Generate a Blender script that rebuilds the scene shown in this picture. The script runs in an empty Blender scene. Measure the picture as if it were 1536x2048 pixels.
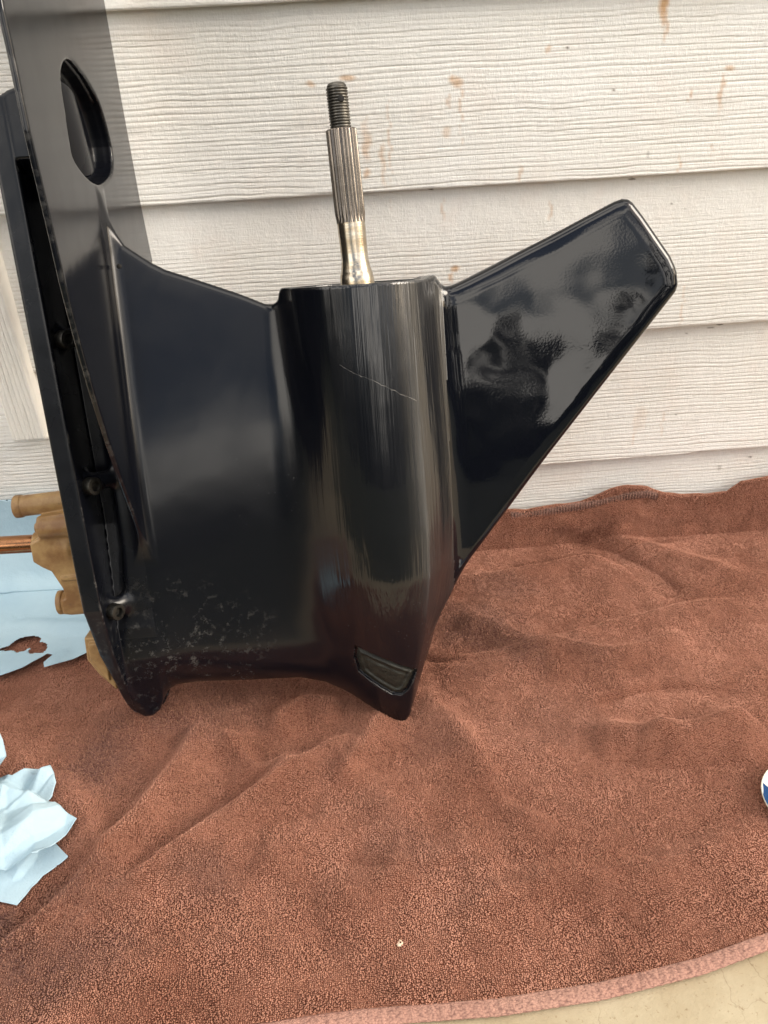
import bpy, math, random
import numpy as np
from math import radians, sin, cos, pi
from mathutils import Matrix, Vector
random.seed(4); rng = np.random.default_rng(4)
scene = bpy.context.scene
COL = scene.collection

# ------------------------------------------------------------------ camera
TH, PSI, RL = radians(31.3), radians(3), radians(3)
fw = Vector((sin(PSI)*cos(TH), cos(PSI)*cos(TH), -sin(TH)))
r0 = Vector((cos(PSI), -sin(PSI), 0)); u0 = r0.cross(fw)
UP = u0*cos(RL) + r0*sin(RL); RT = r0*cos(RL) - u0*sin(RL)
cam = bpy.data.cameras.new("camera"); co = bpy.data.objects.new("camera", cam); COL.objects.link(co)
co.matrix_world = Matrix(((RT.x, UP.x, -fw.x, 0), (RT.y, UP.y, -fw.y, -.82), (RT.z, UP.z, -fw.z, .558), (0, 0, 0, 1)))
cam.sensor_fit = 'VERTICAL'; cam.sensor_height = 24; cam.lens = 24*1547/2048
cam.clip_start = .02; cam.clip_end = 500
scene.camera = co

# ------------------------------------------------------------------ light
SUN_EL, SUN_AZ = radians(27), radians(74)          # azimuth measured from the camera's back towards its right
sd = Vector((sin(SUN_AZ)*cos(SUN_EL), -cos(SUN_AZ)*cos(SUN_EL), sin(SUN_EL)))
world = bpy.data.worlds.new("World"); scene.world = world; world.use_nodes = True
nt = world.node_tree; bg = nt.nodes["Background"]
sky = nt.nodes.new("ShaderNodeTexSky"); sky.sky_type = 'NISHITA'; sky.sun_disc = False
sky.sun_elevation = SUN_EL; sky.sun_rotation = math.atan2(sd.x, sd.y)
sky.air_density = 1.0; sky.dust_density = 4.5; sky.ozone_density = .7
tc = nt.nodes.new("ShaderNodeTexCoord"); mp = nt.nodes.new("ShaderNodeMapping"); mp.inputs['Scale'].default_value = (1, 1, 2.6)
nt.links.new(tc.outputs['Generated'], mp.inputs[0])
cn = nt.nodes.new("ShaderNodeTexNoise"); cn.inputs['Scale'].default_value = 2.3; cn.inputs['Detail'].default_value = 5; cn.inputs['Distortion'].default_value = .5; nt.links.new(mp.outputs[0], cn.inputs['Vector'])
cr = nt.nodes.new("ShaderNodeValToRGB"); cr.color_ramp.elements[0].position = .45; cr.color_ramp.elements[1].position = .54; nt.links.new(cn.outputs[0], cr.inputs[0])
cm = nt.nodes.new("ShaderNodeMix"); cm.data_type = 'RGBA'; nt.links.new(cr.outputs[0], cm.inputs[0]); nt.links.new(sky.outputs[0], cm.inputs[6]); cm.inputs[7].default_value = (18.5, 17.4, 15.8, 1)
nt.links.new(cm.outputs[2], bg.inputs[0]); bg.inputs[1].default_value = .12
sun = bpy.data.lights.new("sun", 'SUN'); sun.energy = 1.5; sun.angle = radians(26); sun.color = (1, .93, .83)
so = bpy.data.objects.new("sun", sun); COL.objects.link(so)
so.rotation_euler = sd.to_track_quat('Z', 'Y').to_euler()
scene.view_settings.view_transform = 'Standard'; scene.view_settings.look = 'None'
scene.view_settings.exposure = 0.50; scene.view_settings.gamma = 1

# ------------------------------------------------------------------ helpers
def tag(o, label=None, cat=None, group=None, kind=None):
    if label: o["label"] = label
    if cat: o["category"] = cat
    if group: o["group"] = group
    if kind: o["kind"] = kind
    return o
def empty(name, mw):
    o = bpy.data.objects.new(name, None); COL.objects.link(o); o.matrix_world = mw; o.empty_display_size = .02; return o
def link(name, me, mat, parent=None):
    o = bpy.data.objects.new(name, me); COL.objects.link(o)
    if parent: o.parent = parent
    if mat and not me.materials: me.materials.append(mat)
    return o
def mesh_np(name, V, Fq, smooth=True, normals=None):
    me = bpy.data.meshes.new(name)
    V = np.ascontiguousarray(V, np.float32); Fq = np.asarray(Fq, np.int32); k = Fq.shape[1]
    me.vertices.add(len(V)); me.vertices.foreach_set("co", V.ravel())
    me.loops.add(Fq.size); me.loops.foreach_set("vertex_index", Fq.ravel())
    me.polygons.add(len(Fq)); me.polygons.foreach_set("loop_start", np.arange(0, Fq.size, k, dtype=np.int32))
    try: me.polygons.foreach_set("loop_total", np.full(len(Fq), k, np.int32))
    except Exception: pass
    me.update(calc_edges=True); me.validate()
    me.polygons.foreach_set("use_smooth", np.full(len(me.polygons), smooth)); me.update()
    if normals is not None and len(me.vertices) == len(normals):
        me.normals_split_custom_set_from_vertices(normals.tolist())
    return me
def grid_mesh(name, P, smooth=True, mask=None, wrap=False):
    n, m = P.shape[:2]; I = np.arange(n*m).reshape(n, m)
    J = np.concatenate([I, I[:, :1]], 1) if wrap else I
    q = np.stack([J[:-1, :-1], J[:-1, 1:], J[1:, 1:], J[1:, :-1]], -1)
    if mask is not None: q = q[mask]
    q = q.reshape(-1, 4); V = P.reshape(-1, 3)
    if mask is not None:
        used = np.unique(q); mp = -np.ones(len(V), int); mp[used] = np.arange(len(used)); V = V[used]; q = mp[q]
        me = mesh_np(name, V, q, smooth); me["_u"] = 0; return me, used
    return mesh_np(name, V, q, smooth)
def lathe(name, prof, mat, parent, mw=None, n=48, smooth=True):
    a = np.linspace(0, 2*pi, n, endpoint=False)
    P = np.stack([np.stack([r*np.cos(a), r*np.sin(a), np.full(n, z)], -1) for r, z in prof])
    o = link(name, grid_mesh(name, P, smooth, wrap=True), mat, parent)
    if mw: o.matrix_local = mw
    return o
def hash2(ix, iy, seed):
    h = (ix.astype(np.int64)*374761393 + iy.astype(np.int64)*668265263 + seed*1442695041) & 0x7fffffff
    h = ((h ^ (h >> 13))*1274126177) & 0x7fffffff
    return ((h ^ (h >> 16)) & 0xffff)/65535.0
def vn(x, y, seed=0):
    x, y = np.broadcast_arrays(np.asarray(x, float), np.asarray(y, float))
    ix, iy = np.floor(x), np.floor(y); fx, fy = x-ix, y-iy
    fx = fx*fx*fx*(fx*(fx*6-15)+10); fy = fy*fy*fy*(fy*(fy*6-15)+10)
    a, b = hash2(ix, iy, seed), hash2(ix+1, iy, seed); c, d = hash2(ix, iy+1, seed), hash2(ix+1, iy+1, seed)
    return (a*(1-fx)+b*fx)*(1-fy) + (c*(1-fx)+d*fx)*fy - .5
def fbm(x, y, seed=0, o=4):
    s = 0; a = 1
    for i in range(o): s = s + a*vn(x*2**i, y*2**i, seed+i*17); a *= .5
    return s
def seg_poly(px, py, poly, closed=True):
    """signed distance to a polygon (negative inside) / unsigned to a polyline"""
    P = np.array(poly, np.float32); Q = np.roll(P, -1, 0)
    if not closed: P, Q = P[:-1], Q[:-1]
    d2 = np.full(px.shape, 1e9, np.float32); s = np.zeros(px.shape, bool)
    for (ax, ay), (bx, by) in zip(P, Q):
        ex, ey = bx-ax, by-ay; wx, wy = px-ax, py-ay
        t = np.clip((wx*ex+wy*ey)/(ex*ex+ey*ey+1e-12), 0, 1)
        d2 = np.minimum(d2, (wx-ex*t)**2+(wy-ey*t)**2)
        if closed: s ^= ((ay > py) != (by > py)) & (wx < ex*wy/(ey if abs(ey) > 1e-9 else 1e-9))
    d = np.sqrt(d2)
    return np.where(s, -d, d) if closed else d
def spline(pts, n=8, closed=False):
    P = np.array(pts, float); out = []
    N = len(P)
    for i in range(N if closed else N-1):
        g = (lambda k: P[k % N]) if closed else (lambda k: P[min(max(k, 0), N-1)])
        p0, p1, p2, p3 = g(i-1), g(i), g(i+1), g(i+2)
        for t in np.linspace(0, 1, n, endpoint=False):
            out.append(.5*((2*p1)+(-p0+p2)*t+(2*p0-5*p1+4*p2-p3)*t*t+(-p0+3*p1-3*p2+p3)*t**3))
    if not closed: out.append(P[-1])
    return np.array(out)
def smin(a, b, k): h = np.maximum(k-np.abs(a-b), 0)/k; return np.minimum(a, b)-h*h*k*.25
def smax(a, b, k): return -smin(-a, -b, k)
def surface_nets(f, lo, hi, h, chunk=24):
    """quad surface of f = 0, its vertices pulled on to the exact surface, with the field's own normals"""
    ax = [np.arange(lo[i], hi[i]+h, h, dtype=np.float32) for i in range(3)]
    U2, V2 = np.meshgrid(ax[0], ax[1], indexing='ij')
    ev = f(U2, V2)
    D = np.empty((len(ax[0]), len(ax[1]), len(ax[2])), np.float32)
    for k in range(len(ax[2])): D[:, :, k] = ev(np.float32(ax[2][k]))
    S = D < 0; n = D.shape
    c = np.zeros((n[0]-1, n[1]-1, n[2]-1), np.uint8)
    for i in (0, 1):
        for j in (0, 1):
            for k in (0, 1): c += S[i:n[0]-1+i, j:n[1]-1+j, k:n[2]-1+k]
    act = np.argwhere((c > 0) & (c < 8)); idx = -np.ones(c.shape, np.int32); idx[tuple(act.T)] = np.arange(len(act))
    acc = np.zeros((len(act), 3)); cnt = np.zeros(len(act))
    for a in range(3):
        b, d = [x for x in range(3) if x != a]
        for i in (0, 1):
            for j in (0, 1):
                o0 = np.zeros(3, int); o0[b] = i; o0[d] = j; o1 = o0.copy(); o1[a] = 1
                d0 = D[tuple((act+o0).T)]; d1 = D[tuple((act+o1).T)]; m = (d0 < 0) != (d1 < 0)
                t = np.where(m, d0/(d0-d1+1e-12), 0); p = np.tile(o0.astype(float), (len(act), 1)); p[:, a] += t
                acc[m] += p[m]; cnt[m] += 1
    P = (act+acc/cnt[:, None])*h+np.array(lo)
    Q = []
    for a in range(3):
        b, d = [(1, 2), (2, 0), (0, 1)][a]
        sl0 = [slice(1, -1)]*3; sl0[a] = slice(0, -1); sl1 = list(sl0); sl1[a] = slice(1, None)
        s0, s1 = S[tuple(sl0)], S[tuple(sl1)]
        for flip, m in ((False, s0 & ~s1), (True, ~s0 & s1)):
            e = np.argwhere(m)
            off = np.array([1, 1, 1]); off[a] = 0; e = e+off
            def at(ob, od):
                q = e.copy(); q[:, b] += ob; q[:, d] += od; return idx[tuple(q.T)]
            q = np.stack([at(-1, -1), at(0, -1), at(0, 0), at(-1, 0)], -1)
            Q.append(q[:, ::-1] if flip else q)
    Q = np.concatenate(Q)
    fp = lambda X: f(X[:, 0].astype(np.float32), X[:, 1].astype(np.float32))(X[:, 2].astype(np.float32))
    def grad(X, e):
        g = np.empty_like(X)
        for a in range(3):
            A = X.copy(); B = X.copy(); A[:, a] += e; B[:, a] -= e; g[:, a] = (fp(A)-fp(B))/(2*e)
        return g
    for _ in range(2):
        g = grad(P, 2e-4); v = fp(P); st = g*(v/np.maximum((g*g).sum(1), .05))[:, None]
        L = np.linalg.norm(st, axis=1); st *= np.minimum(1, .7*h/np.maximum(L, 1e-9))[:, None]; P = P-st
    g = grad(P, 7e-4); N = g/np.maximum(np.linalg.norm(g, axis=1), 1e-9)[:, None]
    return P, Q, N
def split_parts(P, Q, N, cls, names, mat, parent):
    """one closed skin cut into its named parts (shared normals, so no seam shows)"""
    fc = cls(P[Q].mean(1)); out = {}
    for i, nm in enumerate(names):
        q = Q[fc == i]
        if not len(q): continue
        used = np.unique(q); mp = np.zeros(len(P), int); mp[used] = np.arange(len(used))
        out[nm] = link(nm, mesh_np(nm, P[used], mp[q], True, N[used]), mat, parent)
    return out

# ------------------------------------------------------------------ materials
def mat_new(name):
    m = bpy.data.materials.new(name); m.use_nodes = True; nt = m.node_tree
    return m, nt, nt.nodes["Principled BSDF"]
def N_(nt, t, **kw):
    n = nt.nodes.new("ShaderNode"+t)
    for k, v in kw.items():
        if k[0] == '_': setattr(n, k[1:], v)
        else: n.inputs[k.replace('_', ' ')].default_value = v
    return n
def ramp(nt, src, stops, interp='LINEAR'):
    r = nt.nodes.new("ShaderNodeValToRGB"); r.color_ramp.interpolation = interp
    while len(r.color_ramp.elements) < len(stops): r.color_ramp.elements.new(.5)
    for e, (p, c) in zip(r.color_ramp.elements, stops):
        e.position = p; e.color = (c, c, c, 1) if isinstance(c, (int, float)) else (*c, 1)
    nt.links.new(src, r.inputs[0]); return r.outputs[0]
def coords(nt, scale=(1, 1, 1), kind='Object'):
    t = nt.nodes.new("ShaderNodeTexCoord"); m = nt.nodes.new("ShaderNodeMapping"); m.inputs['Scale'].default_value = scale
    nt.links.new(t.outputs[kind], m.inputs[0]); return m.outputs[0]
def noise(nt, vec, scale, detail=4, rough=.5, dist=0):
    n = N_(nt, "TexNoise", Scale=scale, Detail=detail, Roughness=rough, Distortion=dist); nt.links.new(vec, n.inputs['Vector']); return n.outputs[0]
def math_(nt, op, a, b=None, clamp=False):
    n = nt.nodes.new("ShaderNodeMath"); n.operation = op; n.use_clamp = clamp
    for i, x in enumerate((a, b)):
        if x is None: continue
        if isinstance(x, (int, float)): n.inputs[i].default_value = x
        else: nt.links.new(x, n.inputs[i])
    return n.outputs[0]
def mix(nt, f, a, b, mode='MIX'):
    n = nt.nodes.new("ShaderNodeMix"); n.data_type = 'RGBA'; n.blend_type = mode
    for s, x in ((n.inputs[0], f), (n.inputs[6], a), (n.inputs[7], b)):
        if isinstance(x, (int, float)): s.default_value = x
        elif isinstance(x, tuple): s.default_value = (*x, 1)
        else: nt.links.new(x, s)
    return n.outputs[2]
def bump(nt, h, dist, strength=1, prev=None):
    b = N_(nt, "Bump", Strength=strength, Distance=dist); nt.links.new(h, b.inputs['Height'])
    if prev is not None: nt.links.new(prev, b.inputs['Normal'])
    return b.outputs[0]

def paint(name, rough, wave, streak=0., chips=.5, fine=.00003, wsc=26, wear=.35):
    m, nt, b = mat_new(name)
    v = coords(nt)
    big = noise(nt, v, 14, 3, .5, .4)
    b.inputs['Base Color'].default_value = (.0035, .0042, .007, 1)
    r = ramp(nt, big, [(.3, rough*.75), (.7, rough*1.3)])
    # chips and scuffs: where a slow noise allows, small pale specks
    sp = ramp(nt, noise(nt, v, 420, 3, .7), [(.66, 0), (.72, 1)])
    ar = ramp(nt, noise(nt, v, 11, 4, .6), [(.55, 0), (.75, chips)])
    ms = nt.nodes.new("ShaderNodeMapping"); ms.inputs['Scale'].default_value = (900, 90, 500); ms.inputs['Rotation'].default_value = (0, 0, .5); nt.links.new(v, ms.inputs[0])
    sc = ramp(nt, noise(nt, ms.outputs[0], 1, 2, .6), [(.76, 0), (.8, .6)])
    k = math_(nt, 'MULTIPLY', math_(nt, 'MAXIMUM', sp, sc), ar, True)
    sx_ = nt.nodes.new("ShaderNodeSeparateXYZ"); nt.links.new(v, sx_.inputs[0])
    # worn patch low on the forward left of the casing, and one long hairline scratch across the barrel
    dx = math_(nt, 'MULTIPLY', math_(nt, 'ADD', sx_.outputs[0], .20), 9.); dy = math_(nt, 'MULTIPLY', math_(nt, 'ADD', sx_.outputs[1], -.10), 12.)
    dd = math_(nt, 'ADD', math_(nt, 'MULTIPLY', dx, dx), math_(nt, 'MULTIPLY', dy, dy))
    wp = math_(nt, 'MULTIPLY', ramp(nt, dd, [(.0, 1), (1., 0)]), ramp(nt, noise(nt, v, 110, 6, .82), [(.55, 0), (.66, .34)]))
    geo = nt.nodes.new('ShaderNodeNewGeometry'); pt = ramp(nt, math_(nt, 'ADD', geo.outputs['Pointiness'], math_(nt, 'MULTIPLY', math_(nt, 'SUBTRACT', noise(nt, v, 70, 5, .7), .5), .10)), [(.545, 0), (.565, .55)])
    k = math_(nt, 'MAXIMUM', k, math_(nt, 'MULTIPLY', pt, wear))
    k = math_(nt, 'MAXIMUM', k, wp)
    ln = math_(nt, 'ADD', math_(nt, 'ADD', sx_.outputs[1], math_(nt, 'MULTIPLY', sx_.outputs[0], .55)), math_(nt, 'MULTIPLY', noise(nt, v, 90, 3, .6), .006))
    hit_ = math_(nt, 'LESS_THAN', math_(nt, 'ABSOLUTE', math_(nt, 'ADD', ln, -.3288)), .00022)
    rg = math_(nt, 'LESS_THAN', math_(nt, 'ABSOLUTE', sx_.outputs[0]), .029)
    k = math_(nt, 'MAXIMUM', k, math_(nt, 'MULTIPLY', math_(nt, 'MULTIPLY', hit_, rg), ramp(nt, noise(nt, v, 200, 2), [(.4, .2), (.6, 1)])))
    col = mix(nt, k, (.0035, .0042, .007), (.16, .155, .145))
    nt.links.new(col, b.inputs['Base Color'])
    nt.links.new(mix(nt, k, r, (.6, .6, .6)), b.inputs['Roughness'])
    b.inputs['Specular IOR Level'].default_value = .5
    n1 = bump(nt, noise(nt, v, wsc, 2, .4), wave)
    peel = noise(nt, v, 520, 2, .5); pa = ramp(nt, noise(nt, v, 18, 3, .55), [(.42, .15), (.62, 1)])
    n2 = bump(nt, math_(nt, 'MULTIPLY', peel, pa), fine, 1, n1)
    if streak:
        b.inputs['Anisotropic Rotation'].default_value = .25
        mk_ = math_(nt, 'SMOOTH_MIN', 1, math_(nt, 'DIVIDE', math_(nt, 'ADD', sx_.outputs[0], .085), .075)); mk_ = ramp(nt, math_(nt, 'DIVIDE', math_(nt, 'ADD', sx_.outputs[0], .085), .085), [(0, 0), (1, 1)], 'EASE')
        mk_ = math_(nt, 'MULTIPLY', mk_, ramp(nt, math_(nt, 'MULTIPLY', sx_.outputs[1], 4.), [(.12, 0), (.55, 1)], 'EASE'))
        ma_ = math_(nt, 'MULTIPLY', mk_, ramp(nt, math_(nt, 'MULTIPLY', math_(nt, 'ADD', sx_.outputs[0], -.002), 26.), [(0, 0), (.9, 1)], 'EASE')); nt.links.new(math_(nt, 'MULTIPLY', ma_, .94), b.inputs['Anisotropic']); nt.links.new(math_(nt, 'MULTIPLY', mk_, .6), b.inputs['Coat Weight'])
        nt.links.new(mix(nt, ma_, (.45, .45, .45), (.95, .95, .95)), b.inputs['Specular IOR Level']); rr_ = mix(nt, ma_, r, (.30, .30, .30)); nt.links.new(mix(nt, k, rr_, (.6, .6, .6)), b.inputs['Roughness'])
        b.inputs['Coat Roughness'].default_value = .06; b.inputs['Anisotropic Rotation'].default_value = .25; tg = nt.nodes.new('ShaderNodeTangent'); tg.direction_type = 'RADIAL'; tg.axis = 'Y'; nt.links.new(tg.outputs[0], b.inputs['Tangent'])
        st = nt.nodes.new("ShaderNodeMapping"); st.inputs['Scale'].default_value = (150, 3.5, 150); st.inputs['Rotation'].default_value = (0, 0, -.05); nt.links.new(v, st.inputs[0])
        n2 = bump(nt, math_(nt, 'MULTIPLY', mk_, noise(nt, st.outputs[0], 1, 3, .6)), streak, 1, n2)
    nt.links.new(n2, b.inputs['Normal'])
    if streak: nt.links.new(n2, b.inputs['Coat Normal'])
    return m
M_torp = paint("black_casting_paint", .19, .0009, .00100, .5, .00002, 14); M_leg = M_torp
M_boss = paint("black_recess_paint", .30, .0008, 0, .5, .00002); M_boss.node_tree.nodes['Principled BSDF'].inputs['Specular IOR Level'].default_value = .3
M_skeg = paint("black_gloss_paint", .045, .0042, 0, .15, .00003, 9, .1)
M_plate = paint("black_plate_paint", .16, .0004, 0, .5, .00001)
M_groove = paint("black_worn_paint", .27, .0008, 0, 1.0, .00003, 26, .9)

def metal(name, col, rough, col2=None, streaky=False, sc=60):
    m, nt, b = mat_new(name); b.inputs['Metallic'].default_value = 1
    v = coords(nt, (1, 1, 1) if not streaky else (.4, .4, 3))
    n = noise(nt, v, sc, 5, .65)
    nt.links.new(mix(nt, ramp(nt, n, [(.42, 0), (.62, 1)]), col, col2 or tuple(c*.55 for c in col)), b.inputs['Base Color'])
    nt.links.new(ramp(nt, n, [(.3, rough*.7), (.7, rough*1.4)]), b.inputs['Roughness'])
    nt.links.new(bump(nt, noise(nt, v, sc*12, 3, .6), .00008), b.inputs['Normal'])
    return m
M_thread = metal("dark_oiled_steel", (.20, .19, .17), .42, (.10, .095, .085))
M_spline = metal("worn_steel", (.20, .175, .15), .27, (.10, .085, .07), False, 14)
M_steel = metal("bright_steel", (.55, .50, .42), .20, (.42, .33, .22), True, 25)
M_copper = metal("oily_bronze", (.42, .205, .10), .24, (.24, .11, .055), False, 30)

# ------------------------------------------------------------------ ground and siding
def concrete():
    m, nt, b = mat_new("tan_concrete"); v = coords(nt)
    c = mix(nt, ramp(nt, noise(nt, v, 9, 6, .65), [(.35, 0), (.65, 1)]), (.37, .295, .185), (.48, .41, .285))
    sp = ramp(nt, noise(nt, v, 260, 3, .7), [(.60, 0), (.72, .75)])
    c = mix(nt, sp, c, (.22, .15, .07))
    vo = N_(nt, "TexVoronoi", Scale=24, _feature='DISTANCE_TO_EDGE'); w = noise(nt, v, 30, 4, .6)
    mp = nt.nodes.new("ShaderNodeVectorMath"); mp.operation = 'ADD'; nt.links.new(v, mp.inputs[0])
    cmb = nt.nodes.new("ShaderNodeCombineXYZ"); nt.links.new(math_(nt, 'MULTIPLY', w, .04), cmb.inputs[0]); nt.links.new(math_(nt, 'MULTIPLY', w, -.03), cmb.inputs[1])
    nt.links.new(cmb.outputs[0], mp.inputs[1]); nt.links.new(mp.outputs[0], vo.inputs['Vector'])
    cr = ramp(nt, vo.outputs['Distance'], [(0, .6), (.012, 0)])
    c = mix(nt, math_(nt, 'MULTIPLY', cr, ramp(nt, noise(nt, v, 12, 2), [(.5, 0), (.6, 1)])), c, (.2, .14, .08))
    nt.links.new(c, b.inputs['Base Color']); b.inputs['Roughness'].default_value = .85
    nt.links.new(bump(nt, noise(nt, v, 220, 4, .7), .0008), b.inputs['Normal'])
    return m
xs = np.array([-60, -6, -2, -1, 1, 2, 6, 60]); ys = np.array([-.76, -.6, -.4, .4])
g = np.zeros((len(ys), len(xs), 3)); g[..., 0] = xs[None]; g[..., 1] = ys[:, None]
tag(link("ground", grid_mesh("ground", g, False), concrete()), "tan concrete slab under the towel", kind="structure")

m_l, nl, bl = mat_new("added_lawn_grass"); vl_ = coords(nl)  # unseen dark ground, added to blacken the paint's lower reflections
nl.links.new(mix(nl, noise(nl, vl_, 3, 6, .7), (.015, .022, .008), (.05, .055, .022)), bl.inputs['Base Color']); bl.inputs['Roughness'].default_value = .9
xs = np.linspace(-90, 90, 40); ys = np.concatenate([np.linspace(-140, -12, 10), np.linspace(-10, -.74, 12)])
g = np.zeros((len(ys), len(xs), 3)); g[..., 0] = xs[None]; g[..., 1] = ys[:, None]; g[..., 2] = -.22-.004*(-1.2-ys[:, None])+.15*fbm(g[..., 0]*.3, g[..., 1]*.3, 5, 3)*np.clip(-1.2-ys[:, None], 0, 1)
tag(link("added_lawn", grid_mesh("added_lawn", g), m_l), "unseen dark grass added beyond the slab, behind the camera, for the paint to mirror", kind="structure")
xs = np.array([-60., -6, 6, 60]); g = np.zeros((2, 4, 3)); g[..., 0] = xs[None]; g[..., 1] = -.76; g[1, :, 2] = -.5  # unseen end of the slab, cut short to keep it out of the reflections
link("ground_edge", grid_mesh("ground_edge", g, False), bpy.data.materials["tan_concrete"])["kind"] = "structure"
# unseen trees added for the black paint to mirror: one far mass of leaves
def added_treeline():
    r = np.random.default_rng(11); C_ = []; S_ = []
    for i in range(46):
        a = radians(-100+200*i/45+r.uniform(-3, 3)); d = r.uniform(11, 17); h = r.uniform(2.0, 4.2)*(.5 if r.random() < .35 else 1)
        if radians(6) < a < radians(46): h *= (1.7, .22, 1.0, .5)[i % 4]
        cx, cy = d*sin(a), -d*cos(a)-1.0
        if cy > -1.8: continue
        n = 420; th_ = r.uniform(0, 2*pi, n); ph_ = np.arccos(r.uniform(-1, 1, n)); rr = r.uniform(.5, 1, n)**.5
        C_.append(np.stack([cx+1.5*rr*np.sin(ph_)*np.cos(th_), cy+1.2*rr*np.sin(ph_)*np.sin(th_), h*.5+(h*.62)*rr*np.cos(ph_)], -1)); S_.append(r.uniform(.10, .26, n))
    n = 9000; a_ = r.uniform(radians(-105), radians(105), n); d_ = r.uniform(12, 15, n)
    C_.append(np.stack([d_*np.sin(a_), -d_*np.cos(a_)-.5, -.5+(2.2-.9*((a_ > radians(4)) & (a_ < radians(50))))*r.random(n)**1.3], -1)); S_.append(r.uniform(.16, .34, n))
    C_ = np.concatenate(C_); S_ = np.concatenate(S_); n = len(C_)
    A = r.normal(size=(n, 3)); A /= np.linalg.norm(A, axis=1)[:, None]; B = np.cross(A, r.normal(size=(n, 3))); B /= np.linalg.norm(B, axis=1)[:, None]
    V_ = np.stack([C_+S_[:, None]*A, C_+S_[:, None]*B*.6, C_-S_[:, None]*A, C_-S_[:, None]*B*.6], 1).reshape(-1, 3)
    ml, nn, bb_ = mat_new("dark_foliage"); bb_.inputs['Base Color'].default_value = (.030, .040, .018, 1); bb_.inputs['Roughness'].default_value = .8
    tag(link("added_treeline", mesh_np("added_treeline", V_, np.arange(4*n).reshape(n, 4), False), ml), "unseen dark line of trees added behind the camera for the black paint to mirror", kind="stuff")
added_treeline()
def siding_mat(name, tint=(.78, .768, .728), vertical=False):
    m, nt, b = mat_new(name)
    v = coords(nt)
    a = nt.nodes.new("ShaderNodeAttribute"); a.attribute_name = "stain"
    sep = nt.nodes.new("ShaderNodeSeparateColor"); nt.links.new(a.outputs['Color'], sep.inputs[0])
    big = noise(nt, v, 5, 5, .6)
    c = mix(nt, ramp(nt, big, [(.35, 0), (.65, 1)]), tint, tuple(t*k for t, k in zip(tint, (1.06, 1.07, 1.10))))
    pk = ramp(nt, noise(nt, v, 17, 4, .6), [(.5, 0), (.72, .35)]); c = mix(nt, pk, c, (.80, .71, .65))
    # the grooves of the grain are tinted darker and browner
    c = mix(nt, math_(nt, 'MULTIPLY', sep.outputs[1], .75), c, (.42, .37, .29))
    c = mix(nt, sep.outputs[0], c, (.52, .255, .06))
    c = mix(nt, sep.outputs[2], c, (.10, .075, .05))
    nt.links.new(c, b.inputs['Base Color']); b.inputs['Roughness'].default_value = .55
    b.inputs['Specular IOR Level'].default_value = .35
    st = coords(nt, (60, 60, 700) if not vertical else (700, 60, 60))
    n1 = bump(nt, noise(nt, st, 1, 3, .6), .0005)
    st2 = coords(nt, (900, 60, 120))
    n2 = bump(nt, noise(nt, st2, 1, 2, .5), .00022, 1, n1)
    n3 = bump(nt, noise(nt, v, 330, 3, .6), .0005, 1, n2)
    nt.links.new(n3, b.inputs['Normal'])
    return m
M_side = siding_mat("cream_siding_paint"); M_trim = siding_mat("cream_trim_paint", (.83, .80, .73), True)
LAPS = [-.053, .109, .271, .432, .593, .754, .915]
STAINS = [  # x, z, half width, half height, amount
 (.326,.578,.007,.020,.85),(.331,.560,.003,.016,.5),(.398,.521,.009,.003,.6),(.392,.497,.003,.020,.5),(.362,.500,.002,.008,.6),(.358,.441,.002,.012,.5),
 (.132,.522,.010,.006,.7),(.126,.507,.003,.008,.5),(.137,.498,.002,.03,.4),(.124,.48,.006,.006,.35),(.03,.53,.012,.003,.6),(-.005,.527,.006,.004,.6),
 (.045,.478,.007,.020,.45),(.060,.455,.004,.025,.45),(.043,.448,.005,.006,.6),(.067,.470,.002,.05,.35),(.196,.437,.003,.01,.5),(.120,.41,.003,.014,.4),
 (.132,.349,.008,.004,.7),(.128,.341,.003,.006,.6),(.20,.34,.01,.005,.3),(-.066,.310,.004,.014,.75),(.385,.29,.002,.03,.3),(.245,.33,.008,.008,.25),
 (.355,.158,.012,.02,.15),(.350,.145,.002,.025,.25),(.384,.150,.002,.02,.2),(.39,.45,.002,.006,.5),(.22,.545,.004,.004,.5),(.232,.40,.003,.01,.4)]
SPOTS = [(.237,.545,.0016,.0016,.9),(.285,.508,.0009,.0012,.8),(.108,.4295,.003,.0025,.95),(.098,.400,.001,.003,.6),(.315,.4262,.004,.0012,.8),(.36,.4,.001,.001,.7),(.437,.2665,.0045,.0022,.8),(.427,.2625,.005,.001,.6),
 (.508,.0905,.002,.002,.7),(.47,.079,.0035,.004,.35),(.40,.258,.001,.001,.6),(.325,.45,.002,.004,.3),(.336,.515,.001,.001,.6),(.40,.16,.001,.001,.6),(.27,.55,.001,.001,.4)]
sided = empty("lap_siding_wall", Matrix.Identity(4))
tag(sided, "cream painted lap siding wall with embossed wood grain and rust stains behind the gearcase", "wall")
def grain(x, z, seed):
    """relief of an embossed cedar board: irregular long grooves"""
    w = .0035*fbm(x*5.5, z*9, seed, 3) + .0016*fbm(x*22, z*40, seed+5, 2)
    zz = z + w + .0045*vn(z*38+0*x, x*.7, seed+9)
    ph = zz*225
    k = np.floor(ph); fr = ph-k; on = hash2(k, 0*k+3, seed)
    gdep = (.62+.38*on)*np.clip(.95+.9*fbm(x*16+on*9, k*.9, seed+2, 2), .25, 1.3)
    s = np.exp(-((fr-.80)/.12)**2) + .45*np.exp(-((fr-.36)/.06)**2)*(on > .45)
    return gdep*s, ph
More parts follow.
